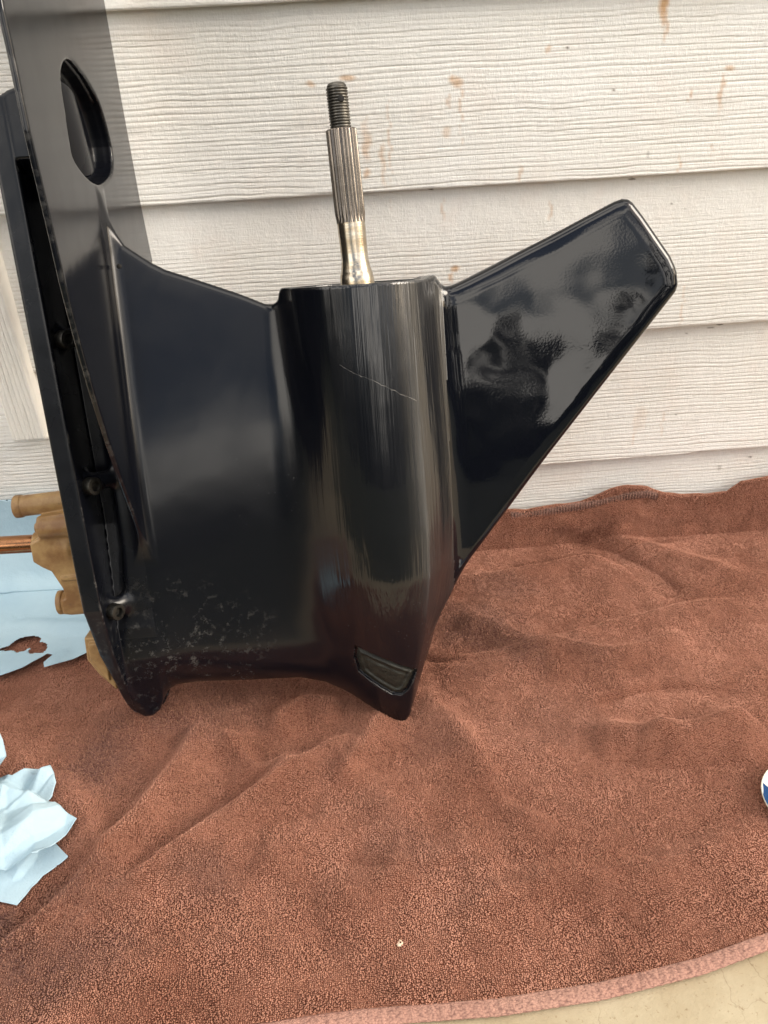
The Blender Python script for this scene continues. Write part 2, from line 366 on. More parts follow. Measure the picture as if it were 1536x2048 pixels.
def board(z0, z1, x0, x1, nx, dz, seed, fancy=True):
    nz = int((z1-z0+.012)/dz)+1
    x = np.linspace(x0, x1, nx)[None]; z = np.linspace(z1+.012, z0, nz)[:, None]
    X, Z = np.broadcast_arrays(x, z)
    t = (Z-z0)/(z1-z0)
    edge = .0007*fbm(X*9, 0*X, seed+40, 3)*np.clip(1-t*4, 0, 1)
    Y = .0115*t+0*X+.0006*fbm(X*6, Z*10, seed+30, 2)
    if fancy:
        g_, ph = grain(X, Z, seed)
        smooth_zone = np.clip((t-(.62 if seed == 12 else .80))/.14+.6*fbm(X*4, Z*9, seed+70, 3), 0, 1)*(.92 if seed == 12 else .7)
        amp = (1-smooth_zone)
        Y = Y+.00080*g_*amp + .0003*smooth_zone*fbm(X*130, Z*130, seed+8, 3) - .0002*fbm(X*330, Z*60, seed+3, 2)
        fl = np.clip(fbm(X*120+20*vn(Z*90, X*7, 3), Z*60, seed+81, 2)-.62, 0, 1)*smooth_zone; Y = Y-.0035*fl
        groove_tone = np.clip(g_*amp*.8-.16, 0, 1)
    Y = Y+0*X; P = np.stack([X, Y, Z+edge], -1)
    # wrap round the bottom edge: the board's thickness
    last = P[-1]; rr = .0018; rows = []
    for a in (.35, .8, 1.25, 1.57): rows.append(last+np.stack([0*last[:, 0], rr*(1-cos(a))+0*last[:, 0], 0*last[:, 0]-rr*sin(a)], -1))
    bk = rows[-1].copy(); bk[:, 1] = .0125; rows.append(bk)
    P = np.concatenate([P, np.array(rows)], 0)
    me = grid_mesh("board", P)
    if fancy:
        st = np.zeros(X.shape); sp = np.zeros(X.shape)
        for i, (sx, sz, hw, hh, a) in enumerate(STAINS):
            n_ = .8*fbm(X*140, Z*60, 60+i, 3)
            st = np.maximum(st, a*.95*np.clip(1.15-((X-sx+.0012*np.sin(Z*300+i))/(hw*.75))**2-((Z-sz)/hh)**2+n_, 0, 1))
        for i, (sx, sz, hw, hh, a) in enumerate(SPOTS):
            sp = np.maximum(sp, a*np.clip(2*(1-((X-sx)/hw)**2-((Z-sz)/hh)**2), 0, 1))
        c = np.ones((P.shape[0], P.shape[1], 4), np.float32); c[..., :3] = 0
        c[:nz, :, 0] = st; c[:nz, :, 1] = groove_tone; c[:nz, :, 2] = sp
        ca = me.color_attributes.new("stain", 'FLOAT_COLOR', 'POINT'); ca.data.foreach_set("color", c.ravel())
    return me
for i, z0 in enumerate(LAPS[:-1]):
    z1 = LAPS[i+1]
    if i < 4: me = board(z0, z1, -.50, .74, 500, .0008, 10+i)
    else: me = board(z0, z1, -.50, .74, 120, .002, 10+i)
    link("siding_board", me, M_side, sided)
# sheathing behind, so that no light comes through
bk = np.array([[[-2.6, .0165, -.05], [2.6, .0165, -.05]], [[-2.6, .0165, 2.6], [2.6, .0165, 2.6]]], float)
for (x0, x1) in ((-2.6, -.5001), (.7401, 2.6)):
    for i in range(16):
        z0 = LAPS[0]+.1612*i
        link("siding_board", board(z0, z0+.1612, x0, x1, 4, .04, 30+i, False), M_side, sided)
for i in range(6, 16):
    z0 = LAPS[6]+.1612*(i-6)
    link("siding_board", board(z0, z0+.1612, -.50, .74, 4, .04, 50+i, False), M_side, sided)
link("sheathing", grid_mesh("sheathing", bk, False), M_side, sided)
# vertical trim board at the left, its foot cut off above the last board
def trim_board():
    x = np.linspace(-.366, -.3275, 60); z = np.linspace(.62, .1955, 260)
    X, Z = np.meshgrid(x, z)
    g_, ph = grain(Z*.8, X+.06*(Z-.2)*0, 77)
    Y = -.0155+.0011*g_
    e = np.minimum(X-x[0], x[-1]-X); Y = Y+.004*np.clip(1-e/.004, 0, 1)**2
    eb = Z-z[-1]; Y = Y+.003*np.clip(1-eb/.004, 0, 1)**2
    # round the lower left corner
    P = np.stack([X, Y, Z], -1)
    cx, cz = -.361, .2005; m = (X < cx) & (Z < cz); d = np.hypot(X-cx, Z-cz); k = np.where(d > .005, .005/np.maximum(d, 1e-6), 1)
    P[..., 0] = np.where(m, cx+(X-cx)*k, X); P[..., 2] = np.where(m, cz+(Z-cz)*k, Z)
    # skirt back to the wall on all sides
    n, mm = P.shape[:2]; Q = np.zeros((n+2, mm+2, 3)); Q[1:-1, 1:-1] = P
    Q[0] = Q[1]; Q[-1] = Q[-2]; Q[:, 0] = Q[:, 1]; Q[:, -1] = Q[:, -2]; Q[0, :, 1] = Q[-1, :, 1] = .012; Q[:, 0, 1] = Q[:, -1, 1] = .012
    me = grid_mesh("trim_board", Q)
    c = np.zeros((n+2, mm+2, 4), np.float32); c[..., 3] = 1; c[1:-1, 1:-1, 1] = np.clip(g_*.35-.12, 0, 1)
    ca = me.color_attributes.new("stain", 'FLOAT_COLOR', 'POINT'); ca.data.foreach_set("color", c.ravel())
    o = link("trim_board", me, M_trim)
    tag(o, "cream vertical trim board with long wood grain, cut off above the blue paper at far left", "trim board")
trim_board()

# ------------------------------------------------------------------ towel
FOLDS = [
 ([(.15,-.078),(.27,-.058),(.42,-.034)], -.0028, .0032, .0032),
 ([(.05,-.20),(.10,-.23),(.17,-.225)], -.003, .004, .008),
 ([(-.03,-.43),(.02,-.455),(.07,-.45)], -.002, .004, .010),
 ([(.22,-.30),(.29,-.285),(.36,-.30)], -.003, .004, .012),  # polyline (x, y), height, width on its left, width on its right
 ([(-.335,-.55),(-.25,-.475),(-.205,-.40),(-.165,-.33),(-.15,-.29)], .0095, .009, .028),
 ([(-.21,-.46),(-.115,-.385),(-.06,-.345),(-.012,-.318)], .0090, .007, .034),
 ([(-.13,-.30),(-.10,-.345),(-.065,-.335)], .008, .008, .014),
 ([(.02,-.285),(.0,-.33),(-.025,-.37)], .009, .012, .014),
 ([(.075,-.23),(.16,-.225),(.29,-.19),(.44,-.165)], .006, .008, .03),
 ([(.30,-.03),(.345,-.10),(.36,-.15)], -.008, .012, .010),
 ([(.30,-.01),(.36,-.05),(.45,-.13)], .006, .02, .03),
 ([(.10,-.10),(.18,-.085),(.30,-.06)], .004, .01, .02),
 ([(.145,-.50),(.15,-.535),(.155,-.555)], -.004, .006, .012),
 ([(.17,-.50),(.178,-.53)], -.004, .006, .008),
 ([(.08,-.40),(.16,-.385),(.25,-.39),(.33,-.37)], -.007, .03, .04),
 ([(.25,-.34),(.29,-.36),(.35,-.33)], .008, .015, .02),
 ([(-.29,-.33),(-.24,-.37),(-.22,-.42)], .006, .012, .02),
 ([(-.05,-.47),(.03,-.455),(.09,-.43)], .004, .02, .03),
 ([(-.20,-.52),(-.12,-.50),(-.05,-.52)], .005, .02, .03),
 ([(.06,-.27),(.09,-.33),(.115,-.395),(.16,-.445)], .0050, .012, .020),
 ([(.0,-.36),(.02,-.42),(.01,-.47)], .004, .02, .02),
 ([(.19,-.22),(.26,-.24),(.34,-.22)], .006, .010, .03),
 ([(.21,-.33),(.27,-.35),(.36,-.345)], .008, .012, .03),
 ([(.05,-.50),(.12,-.475),(.22,-.47),(.32,-.44)], .0055, .012, .025),
 ([(-.09,-.30),(-.06,-.27),(-.02,-.28)], .007, .010, .016),
 ([(.11,-.16),(.16,-.19),(.20,-.24)], .004, .012, .02),
 ([(-.10,-.44),(-.03,-.40),(.03,-.39)], .0035, .012, .02),
]
def fold_field(X, Y):
    Z = .004+.007*fbm(X*7+3, Y*7, 21, 3)+.0030*fbm(X*24, Y*24, 22, 3)
    for pts, a, wl, wr in FOLDS:
        S = spline(pts, 6); best = np.full(X.shape, 9.); sg = np.zeros(X.shape); tt = np.zeros(X.shape)
        L = len(S)-1
        for i in range(L):
            ax, ay = S[i]; bx, by = S[i+1]; ex, ey = bx-ax, by-ay
            t = ((X-ax)*ex+(Y-ay)*ey)/(ex*ex+ey*ey); tc = np.clip(t, 0, 1)
            dx, dy = X-ax-ex*tc, Y-ay-ey*tc; d = np.hypot(dx, dy); m = d < best
            best = np.where(m, d, best); sg = np.where(m, np.sign(ex*dy-ey*dx), sg); tt = np.where(m, (i+tc)/L, tt)
        w = np.where(sg > 0, wl, wr); e = np.clip(np.minimum(tt, 1-tt)*5+.15, 0, 1)
        Z = Z+2.0*a*e*np.exp(-(best/w)**1.6)
    # propped up under the bump of the casing
    Z = Z+.026*np.exp(-(((X+.205)/.05)**2+((Y+.275)/.045)**2))
    Z = Z-.006*np.exp(-(((X-.028)/.02)**2+((Y+.288)/.02)**2))
    return Z
HEM_X = [-.8, -.35, -.16, -.027, .074, .143, .216, .271, .34, .45, .8]
HEM_Y = [-.60, -.575, -.558, -.553, -.556, -.553, -.544, -.532, -.51, -.47, -.40]
def hem_y(x): return np.interp(x, HEM_X, HEM_Y)-.0055
BACK_X = [-.8, -.3, .10, .15, .19, .22, .265, .31, .35, .372, .395, .424, .45, .476, .492, .52, .6, .8]
BACK_Z = [.02, .02, .035, .046, .048, .045, .050, .055, .062, .063, .054, .051, .050, .051, .066, .069, .07, .05]
TST = [(-.27,-.49,.05,.9),(-.23,-.45,.03,.6),(-.16,-.27,.05,.5),(.02,-.12,.05,.4),(.168,-.11,.035,.5),(.135,-.186,.06,.6),(.10,-.15,.04,.5),(-.233,-.312,.045,.75),(-.188,-.282,.03,.6),(-.255,-.505,.045,.95),(-.21,-.49,.025,.6),(-.131,-.447,.03,.5),(.234,-.238,.03,.35),(.057,-.329,.03,.35),(-.30,-.47,.04,.5),(.17,-.313,.04,.25),(.02,-.43,.03,.35),(-.14,-.26,.04,.4)]
def towel_stain(X, Y):
    S = 0*X
    for i, (a, b, r_, k) in enumerate(TST):
        d = np.hypot(X-a, (Y-b)*1.1)/r_; S = np.maximum(S, k*np.clip(1.35-d+.9*fbm(X*28, Y*28, 90+i, 4), 0, 1))
    return np.clip(S, 0, 1)
def towel():
    nx, ns = 760, 560
    x = np.linspace(-.62, .70, nx); x = x+.002*np.sin(x*40)
    s = np.linspace(0, 1, ns)
    X = np.broadcast_to(x, (ns, nx)).copy(); S = np.broadcast_to(s[:, None], (ns, nx))
    hy = hem_y(X); yb = -.026
    Lf = yb-hy; up = np.interp(X, BACK_X, BACK_Z); T = S*(Lf+up)
    R = .012
    Y = hy+np.minimum(T, Lf); Zf = fold_field(X, np.minimum(Y, -.03))
    k = np.clip((T-Lf)/.02, 0, 1); over = np.clip(T-Lf, 0, 1)
    Zw = over
    flat = np.clip((T-.0)/.03, 0, 1)                      # the hem lies flat on the concrete
    Z = .0022+(Zf-.0022+.0015)*flat+Zw
    Z = np.maximum(Z, .0022)
    # upper part leans on the wall and rolls out a little
    Y = Y+np.clip(over/.03, 0, 1)*.016 - .008*np.exp(-((over-.028)/.010)**2)*(X > .1)*(1+fbm(X*14, 0*X, 7, 2)) - .014*np.exp(-((over-.006)/.012)**2)*(.5+fbm(X*9, 0*X, 8, 2))*(T > Lf*.9)
    Z = Z + .003*fbm(X*18, over*60, 9, 2)*np.clip(over/.02, 0, 1)
    P = np.stack([X, Y, Z], -1)
    root = empty("towel", Matrix.Identity(4))
    tag(root, "brown terry towel, stained and wrinkled, spread on the concrete and up against the siding", "towel")
    hemT = .0105
    ih = int(np.argmax(T[:, nx//2] > hemT))
    def mk(nm, Pp, mat):
        me = grid_mesh(nm, Pp); at_ = me.attributes.new('stain', 'FLOAT', 'POINT'); at_.data.foreach_set('value', towel_stain(Pp[..., 0], Pp[..., 1]).ravel().astype(np.float32)); o = link(nm, me, mat, root); md = o.modifiers.new("thick", 'SOLIDIFY'); md.thickness = .0022; md.offset = -1; return o
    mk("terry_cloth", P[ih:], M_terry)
    H = P[:ih+1].copy()
    q = np.linspace(0, 1, ih+1)[:, None]
    H[..., 2] = .0045+.0012*np.sin(q*pi)+.0006*np.sin(X[:ih+1]*880+1.5*np.sin(X[:ih+1]*60))*np.sin(q*pi)
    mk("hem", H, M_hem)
    # the rear hem: a dark bound edge standing proud against the siding
    xr = np.linspace(.20, .385, 240); zt = np.interp(xr, BACK_X, BACK_Z)+.002
    rows = []
    for a, (dy, dz) in enumerate([(-.016, -.010), (-.0185, -.008), (-.0195, -.003), (-.0185, .0015), (-.016, .0022), (-.0135, .0015)]):
        wob = .0006*np.sin(xr*1750)
        rows.append(np.stack([xr, dy-wob+0*xr+.006, zt+dz], -1))
    link("rear_hem", grid_mesh("rear_hem", np.array(rows)), M_rear, root)
    # the pile: short leaning loops of yarn all over the cloth
    r = np.random.default_rng(5)
    gx_ = np.arange(-.50, .66, .00142); gt_ = np.arange(.0115, .66, .00122); GX, GT = np.meshgrid(gx_, gt_)
    GX = GX+.0016*fbm(GX*45, GT*45, 61, 2)+r.uniform(-.00034, .00034, GX.shape); GT = GT+.0016*fbm(GX*45, GT*45, 62, 2)+r.uniform(-.00026, .00026, GX.shape)
    jj = np.interp(GX, x, np.arange(nx)); TT = np.interp(GX, x, (Lf+up)[0]); ok = (GT < TT-.001); jj = jj[ok]; ii = (GT/TT)[ok]*(ns-1)
    q1, q2 = GX[ok], GT[ok]; nh = len(jj); print('pile', nh)
    ii = np.clip(ii, 0, ns-2.01); jj = np.clip(jj, 0, nx-2.01); ia, ja = ii.astype(int), jj.astype(int); fi, fj = (ii-ia)[:, None], (jj-ja)[:, None]
    B0 = P[ia, ja]*(1-fi)*(1-fj)+P[ia+1, ja]*fi*(1-fj)+P[ia, ja+1]*(1-fi)*fj+P[ia+1, ja+1]*fi*fj
    nn = np.cross(P[ia, ja+1]-P[ia, ja], P[ia+1, ja]-P[ia, ja]); nn /= np.maximum(np.linalg.norm(nn, axis=1), 1e-12)[:, None]
    ang = -pi/2+3.2*fbm(q1*17, q2*17, 71, 3)+5.5*vn(q1*260, q2*260, 72)+r.normal(size=nh)*.5
    t1 = np.stack([np.cos(ang), np.sin(ang), 0*ang], -1); t1 -= nn*(t1*nn).sum(1)[:, None]
    L = .0017*(.7+.6*r.random(nh))*(.8+.7*fbm(q1*60, q2*60, 75, 2)+.25); L = L[:, None]
    p0 = B0-nn*.0003; p1 = B0+nn*L*.85+t1*L*.12; p2 = p1-nn*L*.10+t1*L*.34
    pts = np.stack([p0, p1, p2], 1).reshape(-1, 3).astype(np.float32)
    hc_ = bpy.data.hair_curves.new("pile"); hc_.add_curves([3]*nh)
    hc_.points.foreach_set("position", pts.ravel())
    rad = np.tile(np.array([.00036, .00050, .00042], np.float32), nh)*np.repeat(r.uniform(.75, 1.2, nh), 3).astype(np.float32)
    ra = hc_.attributes.get('radius') or hc_.attributes.new('radius', 'FLOAT', 'POINT'); ra.data.foreach_set('value', rad)
    sa = hc_.attributes.new('stain', 'FLOAT', 'CURVE'); sa.data.foreach_set('value', towel_stain(B0[:, 0], B0[:, 1]).astype(np.float32))
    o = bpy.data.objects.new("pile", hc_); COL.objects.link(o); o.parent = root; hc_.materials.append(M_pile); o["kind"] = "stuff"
    return root, P
def terry(name, c1, c2, dark, fine=1.):
    m, nt, b = mat_new(name); v = coords(nt)
    warp = nt.nodes.new("ShaderNodeVectorMath"); warp.operation = 'MULTIPLY_ADD'
    nz = N_(nt, "TexNoise", Scale=40, Detail=2); nt.links.new(v, nz.inputs['Vector'])
    nt.links.new(nz.outputs['Color'], warp.inputs[0]); warp.inputs[1].default_value = (.006, .006, .006); nt.links.new(v, warp.inputs[2])
    big = ramp(nt, noise(nt, v, 8, 5, .62), [(.36, 0), (.62, 1)])
    c = mix(nt, big, c1, c2)
    at_ = nt.nodes.new("ShaderNodeAttribute"); at_.attribute_name = "stain"
    c = mix(nt, math_(nt, 'MULTIPLY', at_.outputs['Fac'], .95), c, dark)
    c = mix(nt, ramp(nt, noise(nt, v, 60, 3, .6), [(.4, 0), (.7, .35)]), c, tuple(k*.6 for k in c1))
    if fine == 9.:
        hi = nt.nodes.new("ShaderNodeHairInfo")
        c = mix(nt, ramp(nt, hi.outputs['Intercept'], [(0, .95), (.8, 0)]), c, tuple(k*.22 for k in c1))  # roots tinted darker, painting in the shade between the loops
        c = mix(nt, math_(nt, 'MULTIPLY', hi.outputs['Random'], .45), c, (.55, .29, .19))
        nt.links.new(c, b.inputs['Base Color']); b.inputs['Roughness'].default_value = .8; b.inputs['Specular IOR Level'].default_value = .25
        return m
    # loops: small cells, paler on top
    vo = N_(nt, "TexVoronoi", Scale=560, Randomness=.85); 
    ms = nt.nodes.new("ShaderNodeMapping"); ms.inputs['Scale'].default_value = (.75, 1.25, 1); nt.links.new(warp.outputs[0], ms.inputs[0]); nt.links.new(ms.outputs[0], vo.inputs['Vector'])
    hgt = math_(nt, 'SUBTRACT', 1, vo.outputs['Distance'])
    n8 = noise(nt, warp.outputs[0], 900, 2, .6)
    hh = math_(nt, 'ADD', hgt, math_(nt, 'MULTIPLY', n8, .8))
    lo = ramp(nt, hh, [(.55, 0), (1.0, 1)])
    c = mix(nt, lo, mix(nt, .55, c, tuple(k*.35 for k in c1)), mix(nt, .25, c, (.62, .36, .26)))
    nt.links.new(c, b.inputs['Base Color']); b.inputs['Roughness'].default_value = .95
    b.inputs['Specular IOR Level'].default_value = .1
    b.inputs['Sheen Weight'].default_value = .35; b.inputs['Sheen Roughness'].default_value = .5; b.inputs['Sheen Tint'].default_value = (.9, .6, .5, 1)
    nt.links.new(bump(nt, hh, .0011*fine), b.inputs['Normal'])
    return m
M_terry = terry("brown_terry", (.235, .082, .048), (.30, .120, .070), (.10, .045, .042))  # cloth coloured darker than the pile, as shade in its gaps
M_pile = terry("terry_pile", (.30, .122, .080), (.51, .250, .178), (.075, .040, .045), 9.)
M_hem = terry("pink_brown_hem", (.36, .19, .155), (.42, .24, .195), (.33, .15, .11), .5)
M_rear = terry("dark_hem", (.06, .025, .022), (.16, .09, .08), (.02, .01, .01), .5)
TOWEL, TP = towel()

# ------------------------------------------------------------------ the gearcase
LEAN = radians(14)
O = Vector((.0307, -.2865, .004)); Uv = Vector((1, 0, 0)); Vv = Vector((0, sin(LEAN), cos(LEAN))); Wv = Uv.cross(Vv)
GM = Matrix(((Uv.x, Vv.x, Wv.x, O.x), (Uv.y, Vv.y, Wv.y, O.y), (Uv.z, Vv.z, Wv.z, O.z), (0, 0, 0, 1)))
case = empty("outboard_gearcase", GM)
tag(case, "glossy black outboard motor gearcase standing nose down on the towel with its prop shaft up", "gearcase")
SKEG = [(.030,.388),(.0526,.3946),(.0565,.3920),(.0615,.3916),(.0761,.397),(.101,.4071),(.1483,.4272),(.200,.4497),(.2065,.4514),(.2115,.4509),(.2155,.448),(.2239,.4379),(.2481,.4058),(.2525,.3975),(.2547,.3916),(.2560,.3816),(.2545,.3765),(.2518,.373),(.2004,.3104),(.1485,.2474),(.1124,.2023),(.0751,.157),(.051,.1257),(.030,.110)]
LEGP = [(-.2032,.4755),(-.1992,.459),(-.1888,.44),(-.1707,.4262),(-.1606,.4203),(-.1345,.4103),(-.1042,.398),(-.0840,.3886),(-.0790,.3868),(-.0749,.3870),(-.0715,.3890),(-.0695,.3930),(-.060,.3935),(-.005,.39),(.004,.20),(.002,.01),(-.0023,.0013),(-.0207,.0158),(-.0434,.0316),(-.0661,.0435),(-.089,.0506),(-.1353,.0536),(-.1812,.0577),(-.1998,.0569),(-.2098,.0511),(-.2150,.0420),(-.2189,.0362),(-.225,.0305),(-.2317,.0284),(-.238,.034),(-.243,.07),(-.244,.09),(-.228,.14),(-.222,.20),(-.222,.4755)]
CORE = [(-.2350,.5385),(-.2515,.528),(-.2515,.16),(-.2485,.115),(-.2440,.075),(-.2425,.052),(-.238,.0400),(-.231,.0345),(-.2235,.0345),(-.2165,.0400),(-.2120,.050),(-.205,.10),(-.205,.14),(-.2068,.17),(-.2068,.3),(-.2068,.546)]
TRAIL = LEGP[0:12]
LEAD = LEGP[16:30]
NOSECUT = [(-.09,.0506),(-.0661,.0435),(-.0434,.0316),(-.0207,.0158),(-.0023,.0005),(0,-.02),(-.2,-.02),(-.2,.0567),(-.1812,.0577),(-.1353,.0536)]
PLATE = [(.60,.140),(.5612,.1405),(.5382,.1375),(.5007,.1345),(.4726,.1294),(.4420,.1240),(.4116,.1195),(.3769,.1107),(.3406,.0995),(.2998,.0825),(.266,.0660),(.2329,.0490),(.1965,.0310),(.1700,.0140),(.1600,.0),
 (.1700,-.014),(.1965,-.031),(.2329,-.049),(.266,-.066),(.3,-.0825),(.34,-.1),(.377,-.115),(.41,-.135),(.4317,-.151),(.4872,-.1347),(.566,-.1201),(.6396,-.110),(.70,-.102),(.715,-.09),(.72,-.06),(.72,.11),(.70,.133)]
POCKET = [(.556,.043),(.5628,.028),(.5640,.0134),(.5615,-.002),(.5591,-.0141),(.5489,-.0390),(.5313,-.0525),(.5132,-.0565),(.4984,-.0459),(.488,-.0177),(.4846,.0046),(.4865,.0286),(.4944,.0525),(.5035,.0570),(.5259,.0550),(.5444,.0530)]
INT = [(-.0345,.0945),(-.0364,.0834),(-.0330,.066),(-.0194,.0535),(-.0045,.0415),(.0040,.0395),(.0090,.0450),(.0145,.0560),(.0185,.0652),(-.0061,.0800)]
TV = [-.02, 0, .012, .0307, .0614, .084, .1136, .1257, .16, .2, .24, .42]
TR = [-.012, 0.0, .0075, .0165, .0275, .0358, .0448, .0485, .0560, .0590, .0600, .0592]
_v = np.linspace(-.02, .42, 400); _r = np.interp(_v, TV, TR); _kk = np.exp(-np.linspace(-2.5, 2.5, 27)**2); _r = np.convolve(np.pad(_r, 13, 'edge'), _kk/_kk.sum(), 'valid')
def cu(v): return -.0088+.039*np.clip(.40-v, 0, .24)-.085*np.clip(.075-v, 0, .075)
def Rt(v): return np.interp(v, _v, _r)
POCK2 = spline(POCKET, 3, True)
def gear_sdf(u, v):
    dl = seg_poly(u, v, LEGP); dt = seg_poly(u, v, TRAIL, False); da = seg_poly(u, v, LEAD, False)
    ds = seg_poly(u, v, SKEG); dc = seg_poly(u, v, CORE)
    ds_e = seg_poly(u, v, SKEG[1:], False)
    # leg thickness: blunt leading edge, thin trailing edge, thicker towards the plate
    hm = .019+.015*np.clip((-.06-u)/.14, 0, 1)**1.2
    hm = hm*np.clip(.65+v/.10+np.clip((-.09-u)/.05, 0, 1), 0, 1)
    a = hm*np.sqrt(np.clip(1-(1-np.clip(da/.050, 0, 1))**2, 0, 1)); b = .0030+dt*.17
    hl = smin(a, b, .012)
    up = np.clip((v-.47)/.02, 0, 1)
    # skeg: bevelled rim along its edges
    kk = np.clip((.15-u)/.10, 0, 1); tb = np.clip(ds_e/.0150, 0, 1); hs = .0050+.0011*tb*tb*(3-2*tb)+.006*kk*kk*(3-2*kk)
    hs = hs-.0012*np.exp(-((u-.17)**2+(v-.33)**2)/.0016)
    c = cu(v); R = Rt(v); x = u-c
    rt_ = x; dvt = v-.4005
    # gearcase flange along the mating face
    hf = np.interp(v, [0, .03, .05, .08, .115, .16, .2, .6], [.019, .020, .024, .040, .054, .064, .065, .065]).astype(np.float32)
    hc = np.where(v > .49, .062, .020+.0*v); hc = np.interp(v, [0, .05, .10, .13, .17, .22, .474, .496, .7], [.020, .022, .034, .034, .026, .018, .018, .0645, .0645]).astype(np.float32)
    kq = np.clip((v-.10)/.30, 0, 1); kt = (.050-.030*kq*kq*(3-2*kq)).astype(np.float32); dn = seg_poly(u, v, NOSECUT)
    fl = smax(np.maximum(dc, -(u+.2525)), u+.2365, .002)
    pv, bosses = v, [(.3745, .046), (.2616, .046), (.153, .044)]
    ribs = [(.3745, .30), (.2616, .2), (.153, .1)]
    di = seg_poly(u, v, INT)
    def ev(w):
        aw = np.abs(w)
        leg = smax(dl, aw-hl, .005)
        skeg = smax(ds, aw-hs, .0075)
        tor = np.sqrt(x*x+w*w)-R
        tor = smax(tor, dvt, .0015)
        tor = np.maximum(tor, -smax(np.sqrt(x*x+w*w)-.0535, .372-v, .003))
        core = smax(dc, aw-hc, .004)
        flange = smax(fl, aw-hf, .0025)
        body = smin(leg, tor, kt)
        body = smax(body, -dn, .004)
        bore = smax(np.sqrt(x*x+w*w)-.0545, .372-v, .003)
        body = smax(body, -np.maximum(np.abs(x)-.0655, .4003-v), .0012)
        body = smax(body, -bore, .0012)
        body = smin(body, skeg, .020)
        left = np.minimum(core, flange)
        # lugs behind the bolts
        for (bv, bw) in bosses:
            t = np.clip((u+.240)/.024, 0, 1)
            cyl = np.sqrt((v-bv)**2+(aw-bw+.020*t)**2+(u+.240-.024*t)**2)-(.0088-.003*t)
            cyl = smax(cyl, -(u+.2295)-.0, .001) if False else cyl
            left = smin(left, cyl, .006)
        # anti-ventilation plate
        pp = seg_poly(v+0*w, (w+0*v).astype(np.float32), PLATE)
        q = np.abs(u+.2035)-.0022
        plate = smax(pp, q, .0022)
        body = smin(body, plate, .010)
        # recess for the trim tab, with the solid boss inside it
        box = smax(smax(np.abs(v-.524)-.050, aw-.060, .006), np.abs(u+.2140)-.0080, .002)
        body = np.minimum(smin(body, left, .006), box)
        pk = seg_poly(v+0*w, (w+0*v).astype(np.float32), POCK2)
        cut = smax(pk, -(u+.2175), .004)
        body = smax(body, -cut, .0022)
        wc = -.004+.45*(v-.52)
        bos = np.sqrt((w-wc)**2+(u+.2480)**2)-.0400
        bos = smax(bos, v-.5515-.15*(w-.02), .003)
        bos = smax(bos, pk+.0030+.0035*np.clip(-(w-.01)/.03, 0, 1), .003)
        bos = np.maximum(bos, -(u+.2190))
        body = smin(body, bos, .0018)
        # recess of the water intake on both sides of the nose
        body = smax(body, -smax(di, -(body+.0026), .0006), .0005)
        return body
    return ev
P, Q, N = surface_nets(gear_sdf, (-.258, -.008, -.158), (.262, .728, .148), .0017)
def cls(c):
    u, v, w = c.T; k = np.zeros(len(c), int)
    tor = (u > cu(v)-.055) & (u < .058)
    k[tor & (v < .42)] = 1
    k[(u > .058) & ~tor] = 2
    k[(u < -.2366)] = 4
    inpl = (np.abs(u+.2035) < .006)
    k[inpl & ((np.abs(w) > .05) | (v > .44))] = 3
    pk = seg_poly(v.astype(np.float32), w.astype(np.float32), POCK2) < .0006
    k[pk & (u < -.2022) & (u > -.231)] = 5
    k[(u > -.2366) & (u < -.2045) & (k == 0) & (v > .12)] = 6
    return k
parts = split_parts(P, Q, N, cls, ["leg_housing", "torpedo", "skeg", "anti_ventilation_plate", "mounting_flange", "trim_tab_recess", "upper_housing"], None, case)
for nm, m in (("leg_housing", M_leg), ("torpedo", M_torp), ("skeg", M_skeg), ("anti_ventilation_plate", M_plate), ("mounting_flange", M_groove), ("trim_tab_recess", M_boss), ("upper_housing", M_groove)):
    if nm in parts: parts[nm].data.materials.append(m)
for o in parts.values(): print(o.name, len(o.data.polygons))

# bolts in the groove of the flange
bolt_me = None
def axis_x(loc): return Matrix.Translation(loc) @ Matrix.Rotation(pi/2, 4, 'Y')
M_bolt = metal("dull_bolt_steel", (.075, .072, .065), .5, (.03, .029, .027), False, 200)
for i, (bv, bw) in enumerate([(.3745, .052), (.2616, .052), (.153, .050)]):
    o = lathe("bolt", [(0, -.004), (.0068, -.004), (.0070, .003), (.0066, .0038), (.0040, .0040), (.0038, .0034), (.0036, .0005), (0, .0004)], M_bolt, case, Matrix.Translation((-.2300, bv, bw)) @ Matrix.Rotation(radians(58), 4, 'Y'), 30)
    o.modifiers.new("ws", 'EDGE_SPLIT').split_angle = radians(35)

# prop shaft ------------------------------------------------------
shaft_dir = Vector((-.039, 1, 0)).normalized()
SM = Matrix.Translation((-.0094, .4004, 0)) @ Matrix.Rotation(-math.atan2(-.039, 1)*1., 4, 'Z') @ Matrix.Rotation(-pi/2, 4, 'X')
shaft = bpy.data.objects.new("prop_shaft", None); COL.objects.link(shaft); shaft.parent = case; shaft.matrix_local = SM
th = [(0, .1446), (.0052, .1446), (.0064, .1440), (.0073, .1425)]
z = .1415; p = .0020
while z > .1135:
    th += [(.0072, z), (.0082, z-p*.35), (.0082, z-p*.6)]; z -= p
th += [(.0074, .1125), (.0074, .1115)]
o = lathe("thread", th, M_thread, shaft, None, 96, False)
